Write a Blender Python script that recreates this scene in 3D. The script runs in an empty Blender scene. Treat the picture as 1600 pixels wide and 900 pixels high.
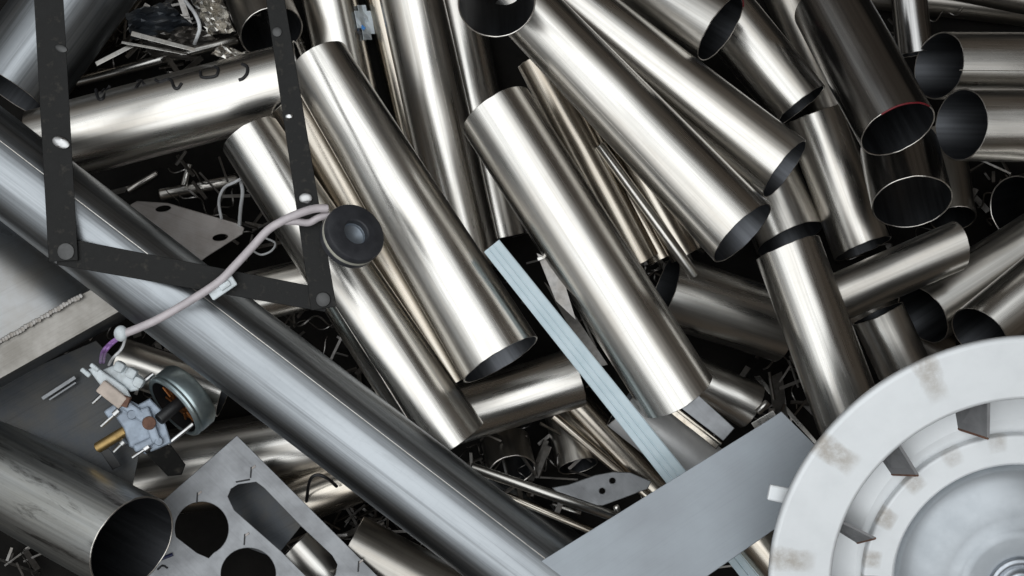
import bpy, bmesh, math, random
import numpy as np
from mathutils import Vector, Matrix

# ------------------------------------------------------------------ camera, light, exposure
K = 0.000625          # metres per photo pixel on the reference level of the heap
H = 2400.0            # camera height above that level, in the same pixels
GROUND = -430.0       # the floor under the heap
random.seed(7)
rng = np.random.default_rng(7)
scene = bpy.context.scene
C = scene.collection
Z0 = -GROUND * K

cam_d = bpy.data.cameras.new('camera')
cam = bpy.data.objects.new('camera', cam_d)
C.objects.link(cam)
cam.location = (0, 0, Z0 + H * K)
cam_d.sensor_width = 36.0
cam_d.lens = 36.0 * H / 1600.0
cam_d.clip_start = 0.05
cam_d.clip_end = 60
scene.camera = cam

world = bpy.data.worlds.new('World')
scene.world = world
world.use_nodes = True
wb = world.node_tree.nodes['Background']
wb.inputs['Color'].default_value = (0.055, 0.046, 0.037, 1)
wb.inputs['Strength'].default_value = 1.0

def area_lamp(name, loc, size_x, size_y, power, color, target=(0, 0, 0.25)):
    d = bpy.data.lights.new(name, 'AREA')
    d.shape = 'RECTANGLE'
    d.size, d.size_y, d.energy, d.color = size_x, size_y, power, color
    o = bpy.data.objects.new(name, d)
    C.objects.link(o)
    o.location = loc
    o.rotation_euler = (Vector(target) - Vector(loc)).to_track_quat('-Z', 'Y').to_euler()
    return o
area_lamp('softbox_lamp', (-0.35, -0.15, 2.30), 3.0, 2.5, 17.0, (0.955, 0.985, 1.0))
area_lamp('overhead_diffuser_lamp', (-0.40, -0.10, 2.45), 4.6, 3.8, 40.0, (0.955, 0.985, 1.0))
area_lamp('wide_diffuser_lamp', (-1.1, 0.2, 2.9), 8.0, 6.6, 58.0, (0.90, 0.96, 1.0))

scene.view_settings.view_transform = 'Standard'
scene.view_settings.look = 'None'
scene.view_settings.exposure = 0.14
scene.view_settings.gamma = 1.0
scene.cycles.max_bounces = 10
scene.cycles.glossy_bounces = 8
scene.cycles.diffuse_bounces = 4
scene.cycles.caustics_reflective = True
scene.cycles.sample_clamp_indirect = 4.0
scene.cycles.use_denoising = True

# ------------------------------------------------------------------ helpers
def P(px, py, z=0.0):
    s = K * (H - z) / H
    return Vector(((px - 800) * s, (450 - py) * s, Z0 + z * K))

def tag(o, label=None, cat=None, group=None, kind=None):
    if label: o['label'] = label
    if cat: o['category'] = cat
    if group: o['group'] = group
    if kind: o['kind'] = kind
    return o

def empty(name, loc):
    o = bpy.data.objects.new(name, None)
    o.empty_display_size = 0.02
    C.objects.link(o)
    o.location = loc
    return o

def link_mesh(name, me, mats, parent=None, matrix=None):
    o = bpy.data.objects.new(name, me)
    C.objects.link(o)
    for m in (mats if isinstance(mats, (list, tuple)) else [mats]):
        me.materials.append(m)
    if parent is not None:
        o.parent = parent
        if matrix is None:
            o.matrix_parent_inverse = parent_matrix(parent).inverted()
        else:
            o.matrix_parent_inverse = parent_matrix(parent).inverted()
            o.matrix_basis = matrix
    elif matrix is not None:
        o.matrix_world = matrix
        o.matrix_basis = matrix
    return o

def parent_matrix(p):
    if p.parent is None: return p.matrix_basis.copy()
    return parent_matrix(p.parent) @ p.matrix_parent_inverse @ p.matrix_basis

def recentre(o):
    """move the origin of a world-space mesh to its own middle"""
    me = o.data
    n = len(me.vertices)
    co = np.empty(n * 3, np.float32); me.vertices.foreach_get('co', co); co = co.reshape(-1, 3)
    c = Vector(((co[:, 0].min() + co[:, 0].max()) / 2, (co[:, 1].min() + co[:, 1].max()) / 2, float(co[:, 2].min())))
    me.transform(Matrix.Translation(-c))
    o.matrix_basis = o.matrix_basis @ Matrix.Translation(c)
    return o

def sharpen(me, deg=32):
    me.polygons.foreach_set('use_smooth', [True] * len(me.polygons))
    me.set_sharp_from_angle(angle=math.radians(deg))

def bm_mesh(bm, smooth=False):
    me = bpy.data.meshes.new('mesh')
    bmesh.ops.recalc_face_normals(bm, faces=bm.faces[:])
    bm.to_mesh(me); bm.free()
    if smooth: sharpen(me)
    return me

def put(name, bm, mats, parent=None, smooth=False):
    o = link_mesh(name, bm_mesh(bm, smooth), mats, parent)
    return recentre(o)

# ------------------------------------------------------------------ materials
def new_mat(name):
    m = bpy.data.materials.new(name)
    m.use_nodes = True
    nt = m.node_tree
    b = nt.nodes['Principled BSDF']
    return m, nt, b

def nd(nt, kind, **kw):
    n = nt.nodes.new(kind)
    for k, v in kw.items():
        setattr(n, k, v)
    return n

def ramp(nt, src, stops):
    r = nd(nt, 'ShaderNodeValToRGB')
    e = r.color_ramp.elements
    while len(e) < len(stops): e.new(0.5)
    for i, (p, c) in enumerate(stops):
        e[i].position = p
        e[i].color = (c, c, c, 1) if not isinstance(c, tuple) else (*c, 1)
    nt.links.new(src, r.inputs['Fac'])
    return r

def noise(nt, vec, scale, detail=4, rough=0.55, dist=0.0):
    n = nd(nt, 'ShaderNodeTexNoise')
    n.inputs['Scale'].default_value = scale
    n.inputs['Detail'].default_value = detail
    n.inputs['Roughness'].default_value = rough
    n.inputs['Distortion'].default_value = dist
    if vec is not None: nt.links.new(vec, n.inputs['Vector'])
    return n

def mapped(nt, sc, coord='Object', shift=True):
    t = nd(nt, 'ShaderNodeTexCoord')
    m = nd(nt, 'ShaderNodeMapping')
    m.inputs['Scale'].default_value = sc
    nt.links.new(t.outputs[coord], m.inputs['Vector'])
    if shift:
        oi = nd(nt, 'ShaderNodeObjectInfo')
        mul = nd(nt, 'ShaderNodeMath', operation='MULTIPLY')
        mul.inputs[1].default_value = 37.0
        nt.links.new(oi.outputs['Random'], mul.inputs[0])
        nt.links.new(mul.outputs[0], m.inputs['Location'])
    return m.outputs['Vector']

def steel(name, col, rough, var=0.06, streak=0.012, smudge=0.25, tint=(0.55, 0.47, 0.38), bump=0.05, dirt=0.0, lines=0.24):
    """drawn stainless steel: length-wise streaks (object z), smudges and a faint heat tint"""
    m, nt, b = new_mat(name)
    L = nt.links
    b.inputs['Metallic'].default_value = 1.0
    long_v = mapped(nt, (330, 330, 5))
    n1 = noise(nt, long_v, 1.0, 3, 0.6)
    blot = mapped(nt, (55, 55, 5))
    n2 = noise(nt, blot, 1.0, 5, 0.6)
    mr = nd(nt, 'ShaderNodeMath', operation='MULTIPLY_ADD')
    L.new(n1.outputs['Fac'], mr.inputs[0]); mr.inputs[1].default_value = var * 1.6
    L.new(ramp(nt, n2.outputs['Fac'], [(0.35, rough - var * 1.2), (0.7, rough + var * 0.6)]).outputs['Color'], mr.inputs[2])
    L.new(mr.outputs[0], b.inputs['Roughness'])
    mix = nd(nt, 'ShaderNodeMix', data_type='RGBA')
    mix.inputs['A'].default_value = (*col, 1)
    mix.inputs['B'].default_value = (*[c * t / 0.62 for c, t in zip(col, tint)], 1)
    fac = ramp(nt, n2.outputs['Fac'], [(0.45, 0.0), (0.85, smudge * 2)])
    L.new(fac.outputs['Color'], mix.inputs['Factor'])
    oi = nd(nt, 'ShaderNodeObjectInfo')
    hsv = nd(nt, 'ShaderNodeHueSaturation')
    vr = nd(nt, 'ShaderNodeMapRange')
    vr.inputs['To Min'].default_value = 0.90; vr.inputs['To Max'].default_value = 1.06
    L.new(oi.outputs['Random'], vr.inputs['Value'])
    L.new(vr.outputs[0], hsv.inputs['Value'])
    L.new(mix.outputs['Result'], hsv.inputs['Color'])
    nl = noise(nt, mapped(nt, (170, 170, 1.6)), 1.0, 4, 0.65)
    lr = ramp(nt, nl.outputs['Fac'], [(0.36, 1.0 - lines), (0.56, 1.0)])
    ml = nd(nt, 'ShaderNodeMix', data_type='RGBA', blend_type='MULTIPLY')
    ml.inputs['Factor'].default_value = 1.0
    L.new(hsv.outputs['Color'], ml.inputs['A']); L.new(lr.outputs['Color'], ml.inputs['B'])
    # fine rub marks across and along
    ns = noise(nt, mapped(nt, (90, 90, 260)), 1.0, 2, 0.5)
    sr = ramp(nt, ns.outputs['Fac'], [(0.28, 0.965), (0.44, 1.0)])
    m2 = nd(nt, 'ShaderNodeMix', data_type='RGBA', blend_type='MULTIPLY')
    m2.inputs['Factor'].default_value = 1.0
    L.new(ml.outputs['Result'], m2.inputs['A']); L.new(sr.outputs['Color'], m2.inputs['B'])
    out = m2.outputs['Result']
    if dirt > 0:
        n3 = noise(nt, mapped(nt, (70, 70, 12)), 1.0, 8, 0.7, 0.4)
        d = ramp(nt, n3.outputs['Fac'], [(0.54, 0.0), (0.66, dirt)])
        mx = nd(nt, 'ShaderNodeMix', data_type='RGBA')
        L.new(d.outputs['Color'], mx.inputs['Factor'])
        L.new(out, mx.inputs['A']); mx.inputs['B'].default_value = (0.06, 0.055, 0.05, 1)
        out = mx.outputs['Result']
    L.new(out, b.inputs['Base Color'])
    bp = nd(nt, 'ShaderNodeBump')
    bp.inputs['Strength'].default_value = bump
    bp.inputs['Distance'].default_value = 0.0004
    L.new(n1.outputs['Fac'], bp.inputs['Height'])
    L.new(bp.outputs['Normal'], b.inputs['Normal'])
    return m

def plain(name, col, rough, metallic=0.0, col2=None, scale=60, bump=0.1, bscale=900, fac=(0.4, 0.65), spec=0.5, scratch=None):
    m, nt, b = new_mat(name)
    L = nt.links
    b.inputs['Metallic'].default_value = metallic
    b.inputs['Specular IOR Level'].default_value = spec
    v = mapped(nt, (1, 1, 1))
    n = noise(nt, v, scale, 6, 0.62)
    mix = nd(nt, 'ShaderNodeMix', data_type='RGBA')
    mix.inputs['A'].default_value = (*col, 1)
    mix.inputs['B'].default_value = (*(col2 or tuple(c * 0.75 for c in col)), 1)
    L.new(ramp(nt, n.outputs['Fac'], [(fac[0], 0.0), (fac[1], 1.0)]).outputs['Color'], mix.inputs['Factor'])
    L.new(mix.outputs['Result'], b.inputs['Base Color'])
    L.new(ramp(nt, n.outputs['Fac'], [(0.3, max(rough - 0.06, 0.02)), (0.7, min(rough + 0.08, 1))]).outputs['Color'], b.inputs['Roughness'])
    if scratch:
        ang, amt = scratch
        t = nd(nt, 'ShaderNodeTexCoord')
        vr_ = nd(nt, 'ShaderNodeVectorRotate', rotation_type='Z_AXIS')
        vr_.inputs['Angle'].default_value = math.radians(ang)
        L.new(t.outputs['Object'], vr_.inputs['Vector'])
        mp = nd(nt, 'ShaderNodeMapping'); mp.inputs['Scale'].default_value = (9, 520, 9)
        L.new(vr_.outputs['Vector'], mp.inputs['Vector'])
        nsx = noise(nt, mp.outputs['Vector'], 1.0, 4, 0.65)
        sx = ramp(nt, nsx.outputs['Fac'], [(0.32, 1.0 - amt), (0.5, 1.0), (0.68, 1.0 + amt * 0.0)])
        mm = nd(nt, 'ShaderNodeMix', data_type='RGBA', blend_type='MULTIPLY'); mm.inputs['Factor'].default_value = 1.0
        L.new(mix.outputs['Result'], mm.inputs['A']); L.new(sx.outputs['Color'], mm.inputs['B'])
        L.new(mm.outputs['Result'], b.inputs['Base Color'])
    n2 = noise(nt, v, bscale, 3, 0.6)
    bp = nd(nt, 'ShaderNodeBump')
    bp.inputs['Strength'].default_value = bump
    bp.inputs['Distance'].default_value = 0.0006
    L.new(n2.outputs['Fac'], bp.inputs['Height'])
    L.new(bp.outputs['Normal'], b.inputs['Normal'])
    return m

M = {}
M['bright'] = steel('bright_steel', (0.68, 0.66, 0.625), 0.26, var=0.09, tint=(0.54,0.47,0.39), bump=0.09)
M['satin'] = steel('satin_steel', (0.62, 0.605, 0.575), 0.29, var=0.07, smudge=0.2)
M['warm'] = steel('warm_steel', (0.58, 0.53, 0.46), 0.24, smudge=0.35)
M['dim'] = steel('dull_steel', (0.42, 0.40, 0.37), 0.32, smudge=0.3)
M['galv'] = steel('weathered_grey_steel', (0.345, 0.365, 0.385), 0.35, var=0.08, smudge=0.35, tint=(0.42, 0.43, 0.44), bump=0.15, dirt=0.12, lines=0.36)
M['grimy'] = steel('grimy_steel', (0.56, 0.57, 0.56), 0.36, var=0.09, smudge=0.5, tint=(0.36, 0.34, 0.30), bump=0.2, dirt=0.75, lines=0.25)
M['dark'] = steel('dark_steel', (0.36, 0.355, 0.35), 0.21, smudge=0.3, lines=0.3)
M['inner'] = steel('shade_darkened_inner_steel', (0.11, 0.115, 0.125), 0.42, var=0.08, smudge=0.3, tint=(0.45, 0.45, 0.45))  # raw inner wall, colour darkened to stand in for shade inside the mouths
M['pale'] = plain('brightened_satin_metal', (0.62, 0.62, 0.62), 0.45, 0.45, (0.55, 0.55, 0.55), 40)  # lightened colour replaces the bright light band this tube does not catch
M['edge'] = steel('cut_edge_steel', (0.72, 0.69, 0.65), 0.30)
M['strap'] = plain('black_strap_steel', (0.008, 0.008, 0.0078), 0.42, 0.0, (0.050, 0.045, 0.038), 120, 0.35, 700, fac=(0.56, 0.80), spec=0.15)
M['rivet'] = plain('rivet_steel', (0.55, 0.55, 0.55), 0.3, 1.0)
M['darkrivet'] = plain('dark_rivet_steel', (0.07, 0.07, 0.07), 0.4, 0.7)
M['bluegrey'] = plain('blue_grey_sheet', (0.29, 0.32, 0.35), 0.50, 0.30, (0.255, 0.275, 0.30), 7, 0.08, 1500, scratch=(-33, 0.05))
M['plate'] = plain('grey_plate_steel', (0.245, 0.253, 0.265), 0.43, 0.55, (0.195, 0.20, 0.21), 35, 0.12, 1400, scratch=(45, 0.10))
M['bracket'] = plain('stained_bracket_steel', (0.31, 0.285, 0.27), 0.45, 0.5, (0.26, 0.235, 0.22), 50, 0.1, 1300, scratch=(20, 0.15))
M['boxtop'] = plain('box_sheet_steel', (0.27, 0.28, 0.29), 0.30, 0.95, (0.22, 0.21, 0.195), 9, 0.06, 1200, scratch=(-30, 0.10))
M['boxband'] = plain('box_band_steel', (0.25, 0.238, 0.22), 0.40, 0.8, (0.19, 0.178, 0.16), 30, 0.1, 1200, scratch=(-30, 0.15))
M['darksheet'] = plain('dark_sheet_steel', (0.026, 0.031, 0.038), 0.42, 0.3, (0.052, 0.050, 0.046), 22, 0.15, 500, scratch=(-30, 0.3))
M['weld'] = plain('weld_steel', (0.26, 0.25, 0.24), 0.4, 0.9, (0.20, 0.18, 0.16), 150, 0.2, 1500)
M['blue'] = plain('pale_blue_plastic', (0.48, 0.57, 0.615), 0.45, 0.0, (0.43, 0.525, 0.57), 40, 0.03, 900)
M['rubber'] = plain('black_rubber', (0.022, 0.023, 0.027), 0.45, 0.0, (0.036, 0.037, 0.042), 60, 0.1, 1500, spec=0.3)
M['cream'] = plain('cream_ring', (0.50, 0.49, 0.42), 0.4, 0.3)
M['hub'] = plain('hub_steel', (0.42, 0.45, 0.49), 0.34, 0.9)
M['slate'] = plain('slate_hub_steel', (0.30, 0.34, 0.39), 0.36, 0.7)
M['sleeve'] = plain('pink_sleeve_plastic', (0.50, 0.455, 0.47), 0.42, 0.0, (0.42, 0.385, 0.40), 60, 0.05, 800)
M['white'] = plain('white_plastic', (0.58, 0.63, 0.655), 0.4, 0.0, (0.36, 0.385, 0.39), 90, 0.1, 900, fac=(0.45, 0.75))
M['tan'] = plain('tan_plastic', (0.50, 0.42, 0.36), 0.5, 0.0)
M['purple'] = plain('purple_wire_plastic', (0.28, 0.14, 0.38), 0.4)
M['wire'] = plain('pale_wire_plastic', (0.60, 0.61, 0.62), 0.4)
M['cast'] = plain('cast_zinc', (0.27, 0.32, 0.385), 0.45, 0.35, (0.19, 0.22, 0.265), 70, 0.2, 900)
M['can'] = plain('zinc_plated_can', (0.42, 0.49, 0.50), 0.34, 0.85, (0.24, 0.30, 0.32), 45, 0.08, 900)
M['brass'] = plain('brass', (0.55, 0.38, 0.16), 0.35, 0.9, (0.36, 0.24, 0.10), 80)
M['copper'] = plain('copper_winding', (0.30, 0.12, 0.04), 0.4, 0.8, (0.12, 0.045, 0.015), 200)
M['rust'] = plain('rusty_steel', (0.16, 0.08, 0.05), 0.7, 0.2, (0.10, 0.05, 0.035), 200)
M['black'] = plain('black_enamel', (0.012, 0.012, 0.013), 0.4, 0.0)
M['ink'] = plain('black_marker_ink', (0.008, 0.008, 0.010), 0.55, 0.0)
M['blueink'] = plain('blue_marker_ink', (0.008, 0.012, 0.06), 0.5, 0.0)
M['red'] = plain('red_paint', (0.15, 0.008, 0.014), 0.5, 0.0)
M['paper'] = plain('sticker_paper', (0.62, 0.68, 0.72), 0.6, 0.0)
M['stickerblue'] = plain('blue_print', (0.03, 0.20, 0.55), 0.6, 0.0)
M['vane'] = plain('bare_vane_steel', (0.19, 0.19, 0.195), 0.5, 0.2, (0.155, 0.155, 0.16), 60, 0.08, 1200)
M['floor'] = plain('gap_shade_floor', (0.006, 0.0055, 0.005), 0.75, 0.0, (0.011, 0.010, 0.009), 25, 0.4, 200, spec=0.08)  # near-black colour stands in for the deep shade in the gaps
M['offcut'] = steel('offcut_steel', (0.26, 0.25, 0.24), 0.38)

def fan_paint(name, stains, hub=False):
    """pale grey lacquer; brown weld burns repeat round the wheel at the vane angles, each broken up by noise"""
    m, nt, b = new_mat(name)
    L = nt.links
    v = mapped(nt, (1, 1, 1), shift=False)
    n = noise(nt, v, 25, 5, 0.6)
    base = nd(nt, 'ShaderNodeMix', data_type='RGBA')
    base.inputs['A'].default_value = (0.67, 0.69, 0.705, 1)
    base.inputs['B'].default_value = (0.625, 0.645, 0.66, 1)
    L.new(ramp(nt, n.outputs['Fac'], [(0.42, 0.0), (0.68, 1.0)]).outputs['Color'], base.inputs['Factor'])
    out = base.outputs['Result']
    if stains:
        a0, step, half, r_lo, r_hi = stains
        sep = nd(nt, 'ShaderNodeSeparateXYZ'); L.new(v, sep.inputs[0])
        at = nd(nt, 'ShaderNodeMath', operation='ARCTAN2')
        L.new(sep.outputs['Y'], at.inputs[0]); L.new(sep.outputs['X'], at.inputs[1])
        def mth(op, a, bb=None, c=None):
            q = nd(nt, 'ShaderNodeMath', operation=op)
            for i, s in enumerate((a, bb, c)):
                if s is None: continue
                if isinstance(s, (int, float)): q.inputs[i].default_value = s
                else: L.new(s, q.inputs[i])
            return q.outputs[0]
        wob = noise(nt, v, 60, 4, 0.6)
        ang = mth('ADD', mth('SUBTRACT', at.outputs[0], a0), mth('MULTIPLY', mth('SUBTRACT', wob.outputs['Fac'], 0.5), 0.05))
        tri = mth('ABSOLUTE', mth('SUBTRACT', mth('FRACT', mth('ADD', mth('DIVIDE', ang, step), 100.5)), 0.5))
        d = mth('MULTIPLY', tri, step)
        rad = mth('SQRT', mth('ADD', mth('POWER', sep.outputs['X'], 2.0), mth('POWER', sep.outputs['Y'], 2.0)))
        mask = mth('SUBTRACT', 1.0, mth('SMOOTH_MIN', mth('POWER', mth('DIVIDE', d, half), 3.0), 1.0, 0.2))
        mid, hw = (r_lo + r_hi) / 2 * K, (r_hi - r_lo) / 2 * K
        rm = mth('SUBTRACT', 1.0, mth('MINIMUM', mth('POWER', mth('DIVIDE', mth('ABSOLUTE', mth('SUBTRACT', rad, mid)), hw), 4.0), 1.0))
        n3 = noise(nt, v, 95, 7, 0.75)
        brk = ramp(nt, n3.outputs['Fac'], [(0.30, 0.25), (0.60, 1.0)])
        # each burn its own strength
        nn = noise(nt, v, 6, 1, 0.5)
        st = ramp(nt, nn.outputs['Fac'], [(0.35, 0.5), (0.65, 1.0)])
        fac = mth('MULTIPLY', mth('MULTIPLY', mth('MULTIPLY', mask, rm), brk.outputs['Color']), mth('MULTIPLY', st.outputs['Color'], 0.75))
        mx = nd(nt, 'ShaderNodeMix', data_type='RGBA')
        L.new(fac, mx.inputs['Factor']); L.new(out, mx.inputs['A'])
        mx.inputs['B'].default_value = (0.27, 0.225, 0.175, 1)
        out = mx.outputs['Result']
    L.new(out, b.inputs['Base Color'])
    b.inputs['Roughness'].default_value = 0.42
    b.inputs['Metallic'].default_value = 0.15
    n2 = noise(nt, v, 1300, 3, 0.6)
    bp = nd(nt, 'ShaderNodeBump'); bp.inputs['Strength'].default_value = 0.08; bp.inputs['Distance'].default_value = 0.0004
    L.new(n2.outputs['Fac'], bp.inputs['Height']); L.new(bp.outputs['Normal'], b.inputs['Normal'])
    return m

# ------------------------------------------------------------------ the heap: things are laid on what lies below them
placed_p = [np.zeros((0, 3))]
placed_r = [np.zeros((0,))]

def world_samples(sam, z):
    zz = sam[:, 2] + z
    s = K * (H - zz) / H
    pts = np.stack([(sam[:, 0] - 800) * s, (450 - sam[:, 1]) * s, Z0 + zz * K], 1)
    return pts, sam[:, 3] * s

def settle(sam, hide=None, top=520.0, tol=0.90, lift=0.0):
    """lower the sample balls (px, py, dz, r in pixels) from above until they touch the heap; returns the level"""
    sam = np.asarray(sam, float)
    chk = sam if hide is None else sam[~hide]
    pp = np.concatenate(placed_p); pr = np.concatenate(placed_r)
    low = max(GROUND + (chk[:, 3] - chk[:, 2]).max(), GROUND)
    z = top
    while z > low:
        pts, r = world_samples(chk, z - 4)
        if len(pp):
            d2 = ((pts[:, None, :] - pp[None]) ** 2).sum(2)
            if (d2 < ((r[:, None] + pr[None]) * tol) ** 2).any():
                break
        z -= 4
    z = max(z, low) + lift
    pts, r = world_samples(sam, z)
    placed_p.append(pts); placed_r.append(r)
    return z

def seg_samples(a, b, ra, rb):
    L = math.hypot(b[0] - a[0], b[1] - a[1])
    n = max(3, int(L / (min(ra, rb) * 0.6)) + 1)
    t = np.linspace(0, 1, n)[:, None]
    A = np.array([a[0], a[1], a[2], ra]); B = np.array([b[0], b[1], b[2], rb])
    return A + (B - A) * t

TUBES = {}
def tube(key, A, B, r, label, mat='bright', dA=0, dB=0, r0=None, bulge=(0, 0), skew=(0, 0), wall=2.4, hide=0.0, lift=0.0,
         z=None, name='steel_tube', cat='tube', group='loose steel tubes in the heap', dent=0.004, oval=0.015, nseg=72, tol=0.90):
    """A hollow open tube. A and B are its axis ends in photo pixels, dA/dB how far each end is lifted, r its seen radius."""
    ra = r if r0 is None else r0
    sam = seg_samples((A[0], A[1], dA), (B[0], B[1], dB), ra, r)
    if z is None:
        t = np.linspace(0, 1, len(sam))
        z = settle(sam, hide=(t < hide) if hide > 0 else None, tol=tol, lift=lift)
    else:
        pts, rr = world_samples(sam, z); placed_p.append(pts); placed_r.append(rr)
    a = P(A[0], A[1], z + dA); b = P(B[0], B[1], z + dB)
    sb = K * (H - z - dB) / H; sa = K * (H - z - dA) / H
    R1 = r * sb
    R0 = R1 if r0 is None else r0 * sa
    w = (b - a); L = w.length; w.normalize()
    u = w.cross(Vector((0, 0, 1))); u.normalize()
    v = u.cross(w); v.normalize()
    if v.z < 0: v = -v; u = -u
    u = v.cross(w)     # right-handed u, v, w
    rot = Matrix((u, v, w)).transposed().to_4x4()
    mat4 = Matrix.Translation((a + b) / 2) @ rot
    rows = max(16, int(L / (R1 * 0.3)))
    th = np.linspace(0, 2 * math.pi, nseg, endpoint=False)
    cs, sn = np.cos(th), np.sin(th)
    e0 = -L / 2 - (bulge[0] * sn + skew[0] * cs) * sa
    e1 = L / 2 + (bulge[1] * sn + skew[1] * cs) * sb
    rs = np.random.default_rng(sum(ord(c) * (i + 3) for i, c in enumerate(key)))
    ph = rs.uniform(0, 6.28, 8)
    ov0, ov1 = oval * rs.uniform(0.3, 1.6), oval * rs.uniform(0.3, 1.6)
    jit = sum(np.sin(k * th + rs.uniform(0, 6.28)) * rs.uniform(0.2, 0.7) / (1 + k * 0.06) for k in (2, 3, 5, 9, 14, 19))
    e0 = e0 + jit * 0.55 * sa; e1 = e1 + np.roll(jit, 17) * 0.55 * sb
    def radius(thv, t):
        base = R0 + (R1 - R0) * t
        d = 1 + (ov0 * (1 - t) ** 3 * np.cos(2 * (thv - ph[0])) + ov1 * t ** 3 * np.cos(2 * (thv - ph[1])))
        d = d + dent * (np.sin(5 * t + ph[2] + 2 * thv) * 0.6 + np.sin(11 * t + ph[3] - 3 * thv) * 0.35 + np.sin(3 * t + ph[4] + thv))
        return base * d
    dents = [(rs.uniform(0.05, 0.95), rs.uniform(0, 6.28), rs.uniform(0.25, 0.7), rs.uniform(0.25, 0.6), rs.uniform(0.006, 0.030)) for _ in range(3)]
    smooth_radius = radius
    def radius(thv, t):
        d = smooth_radius(thv, t)
        for td, ad, wa, wt, am in dents:
            da = np.abs((thv - ad + math.pi) % (2 * math.pi) - math.pi)
            d = d - R1 * am * np.exp(-(da / wa) ** 2 - ((t - td) * L / (R1 * 2 * wt)) ** 2)
        return d
    V, F, FM, SM = [], [], [], []
    wl = wall * sb
    ts = np.linspace(0, 1, rows)
    def grid(off, flip, mi):
        base = len(V)
        for t in ts:
            rr = radius(th, t) - off
            zz = e0 + (e1 - e0) * t
            for i in range(nseg): V.append((rr[i] * cs[i], rr[i] * sn[i], zz[i]))
        for j in range(rows - 1):
            for i in range(nseg):
                k = (i + 1) % nseg
                q = (base + j * nseg + i, base + j * nseg + k, base + (j + 1) * nseg + k, base + (j + 1) * nseg + i)
                F.append(q if not flip else q[::-1]); FM.append(mi); SM.append(True)
    grid(0, False, 0)
    grid(wl, True, 1)
    for t, zz, s in ((0.0, e0, -1), (1.0, e1, 1)):
        base = len(V)
        ro = radius(th, t)
        for off, lift in ((0, 0.0), (wl * 0.25, wl * 0.25), (wl * 0.75, wl * 0.25), (wl, 0.0)):
            for i in range(nseg): V.append(((ro[i] - off) * cs[i], (ro[i] - off) * sn[i], zz[i] + s * lift))
        for ring in range(3):
            for i in range(nseg):
                k = (i + 1) % nseg
                q = (base + ring * nseg + i, base + ring * nseg + k, base + (ring + 1) * nseg + k, base + (ring + 1) * nseg + i)
                F.append(q if s < 0 else q[::-1]); FM.append(2); SM.append(ring == 1)
    me = bpy.data.meshes.new('tube_mesh')
    me.from_pydata(V, [], F)
    me.polygons.foreach_set('use_smooth', SM)
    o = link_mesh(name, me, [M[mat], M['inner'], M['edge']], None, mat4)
    me.polygons.foreach_set('material_index', FM)
    me.update()
    tag(o, label, cat, group)
    TUBES[key] = dict(o=o, m=mat4, R=R1, R0=R0, L=L, z=z, e1=e1, e0=e0, radius=radius)
    return o

def rod(A, B, r, label, mat='satin', dA=0, dB=0, z=None, name='steel_rod', cat='rod', group='thin rods in the heap', hide=0.0, tol=0.8):
    """a solid round bar with chamfered ends"""
    sam = seg_samples((A[0], A[1], dA), (B[0], B[1], dB), r, r)
    if z is None:
        t = np.linspace(0, 1, len(sam))
        z = settle(sam, hide=(t < hide) if hide > 0 else None, tol=tol)
    a = P(A[0], A[1], z + dA); b = P(B[0], B[1], z + dB)
    w = b - a; L = w.length; w.normalize()
    u = w.orthogonal().normalized(); v = w.cross(u)
    m4 = Matrix.Translation((a + b) / 2) @ Matrix((u, v, w)).transposed().to_4x4()
    R = r * K * (H - z) / H
    bm = lathe_bm([(0, -L / 2), (R * 0.8, -L / 2), (R, -L / 2 + R * 0.2), (R, 0), (R, L / 2 - R * 0.2), (R * 0.8, L / 2), (0, L / 2)], 20)
    me = bm_mesh(bm)
    sm = [abs(p.normal.z) < 0.3 for p in me.polygons]
    me.polygons.foreach_set('use_smooth', sm)
    o = link_mesh(name, me, M[mat], None, m4)
    return tag(o, label, cat, group)

def lathe_bm(prof, n=64):
    bm = bmesh.new()
    rings = []
    for r, z in prof:
        if r < 1e-9: rings.append([bm.verts.new((0, 0, z))])
        else: rings.append([bm.verts.new((r * math.cos(2 * math.pi * i / n), r * math.sin(2 * math.pi * i / n), z)) for i in range(n)])
    for a, b in zip(rings, rings[1:]):
        for i in range(n):
            k = (i + 1) % n
            if len(a) == 1 and len(b) == 1: continue
            if len(a) == 1: bm.faces.new((a[0], b[i], b[k]))
            elif len(b) == 1: bm.faces.new((a[i], a[k], b[0]))
            else: bm.faces.new((a[i], a[k], b[k], b[i]))
    return bm

def slab_bm(outer, holes=(), th=6.0, bev=0.8, z=0.0, tilt=(0, 0), c=None):
    """a flat sheet cut to an outline in photo pixels, with real holes, thickness and a tiny rounded arris"""
    cu = bpy.data.curves.new('outline', 'CURVE')
    cu.dimensions = '2D'; cu.fill_mode = 'BOTH'
    cu.extrude = max(th / 2 - bev, 0.05); cu.bevel_depth = bev; cu.bevel_resolution = 1; cu.offset = -bev
    for poly in [outer] + list(holes):
        s = cu.splines.new('POLY'); s.points.add(len(poly) - 1); s.use_cyclic_u = True
        for p, q in zip(s.points, poly): p.co = (q[0], q[1], 0, 1)
    ob = bpy.data.objects.new('outline', cu); C.objects.link(ob)
    dg = bpy.context.evaluated_depsgraph_get()
    dg.update()
    me = bpy.data.meshes.new_from_object(ob.evaluated_get(dg))
    bpy.data.objects.remove(ob); bpy.data.curves.remove(cu)
    bm = bmesh.new(); bm.from_mesh(me); bpy.data.meshes.remove(me)
    bmesh.ops.remove_doubles(bm, verts=bm.verts[:], dist=0.001)
    cx, cy = c or (sum(p[0] for p in outer) / len(outer), sum(p[1] for p in outer) / len(outer))
    for v in bm.verts:
        zz = z + tilt[0] * (v.co.x - cx) + tilt[1] * (v.co.y - cy) + v.co.z - th / 2
        v.co = P(v.co.x, v.co.y, zz)
    return bm

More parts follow.
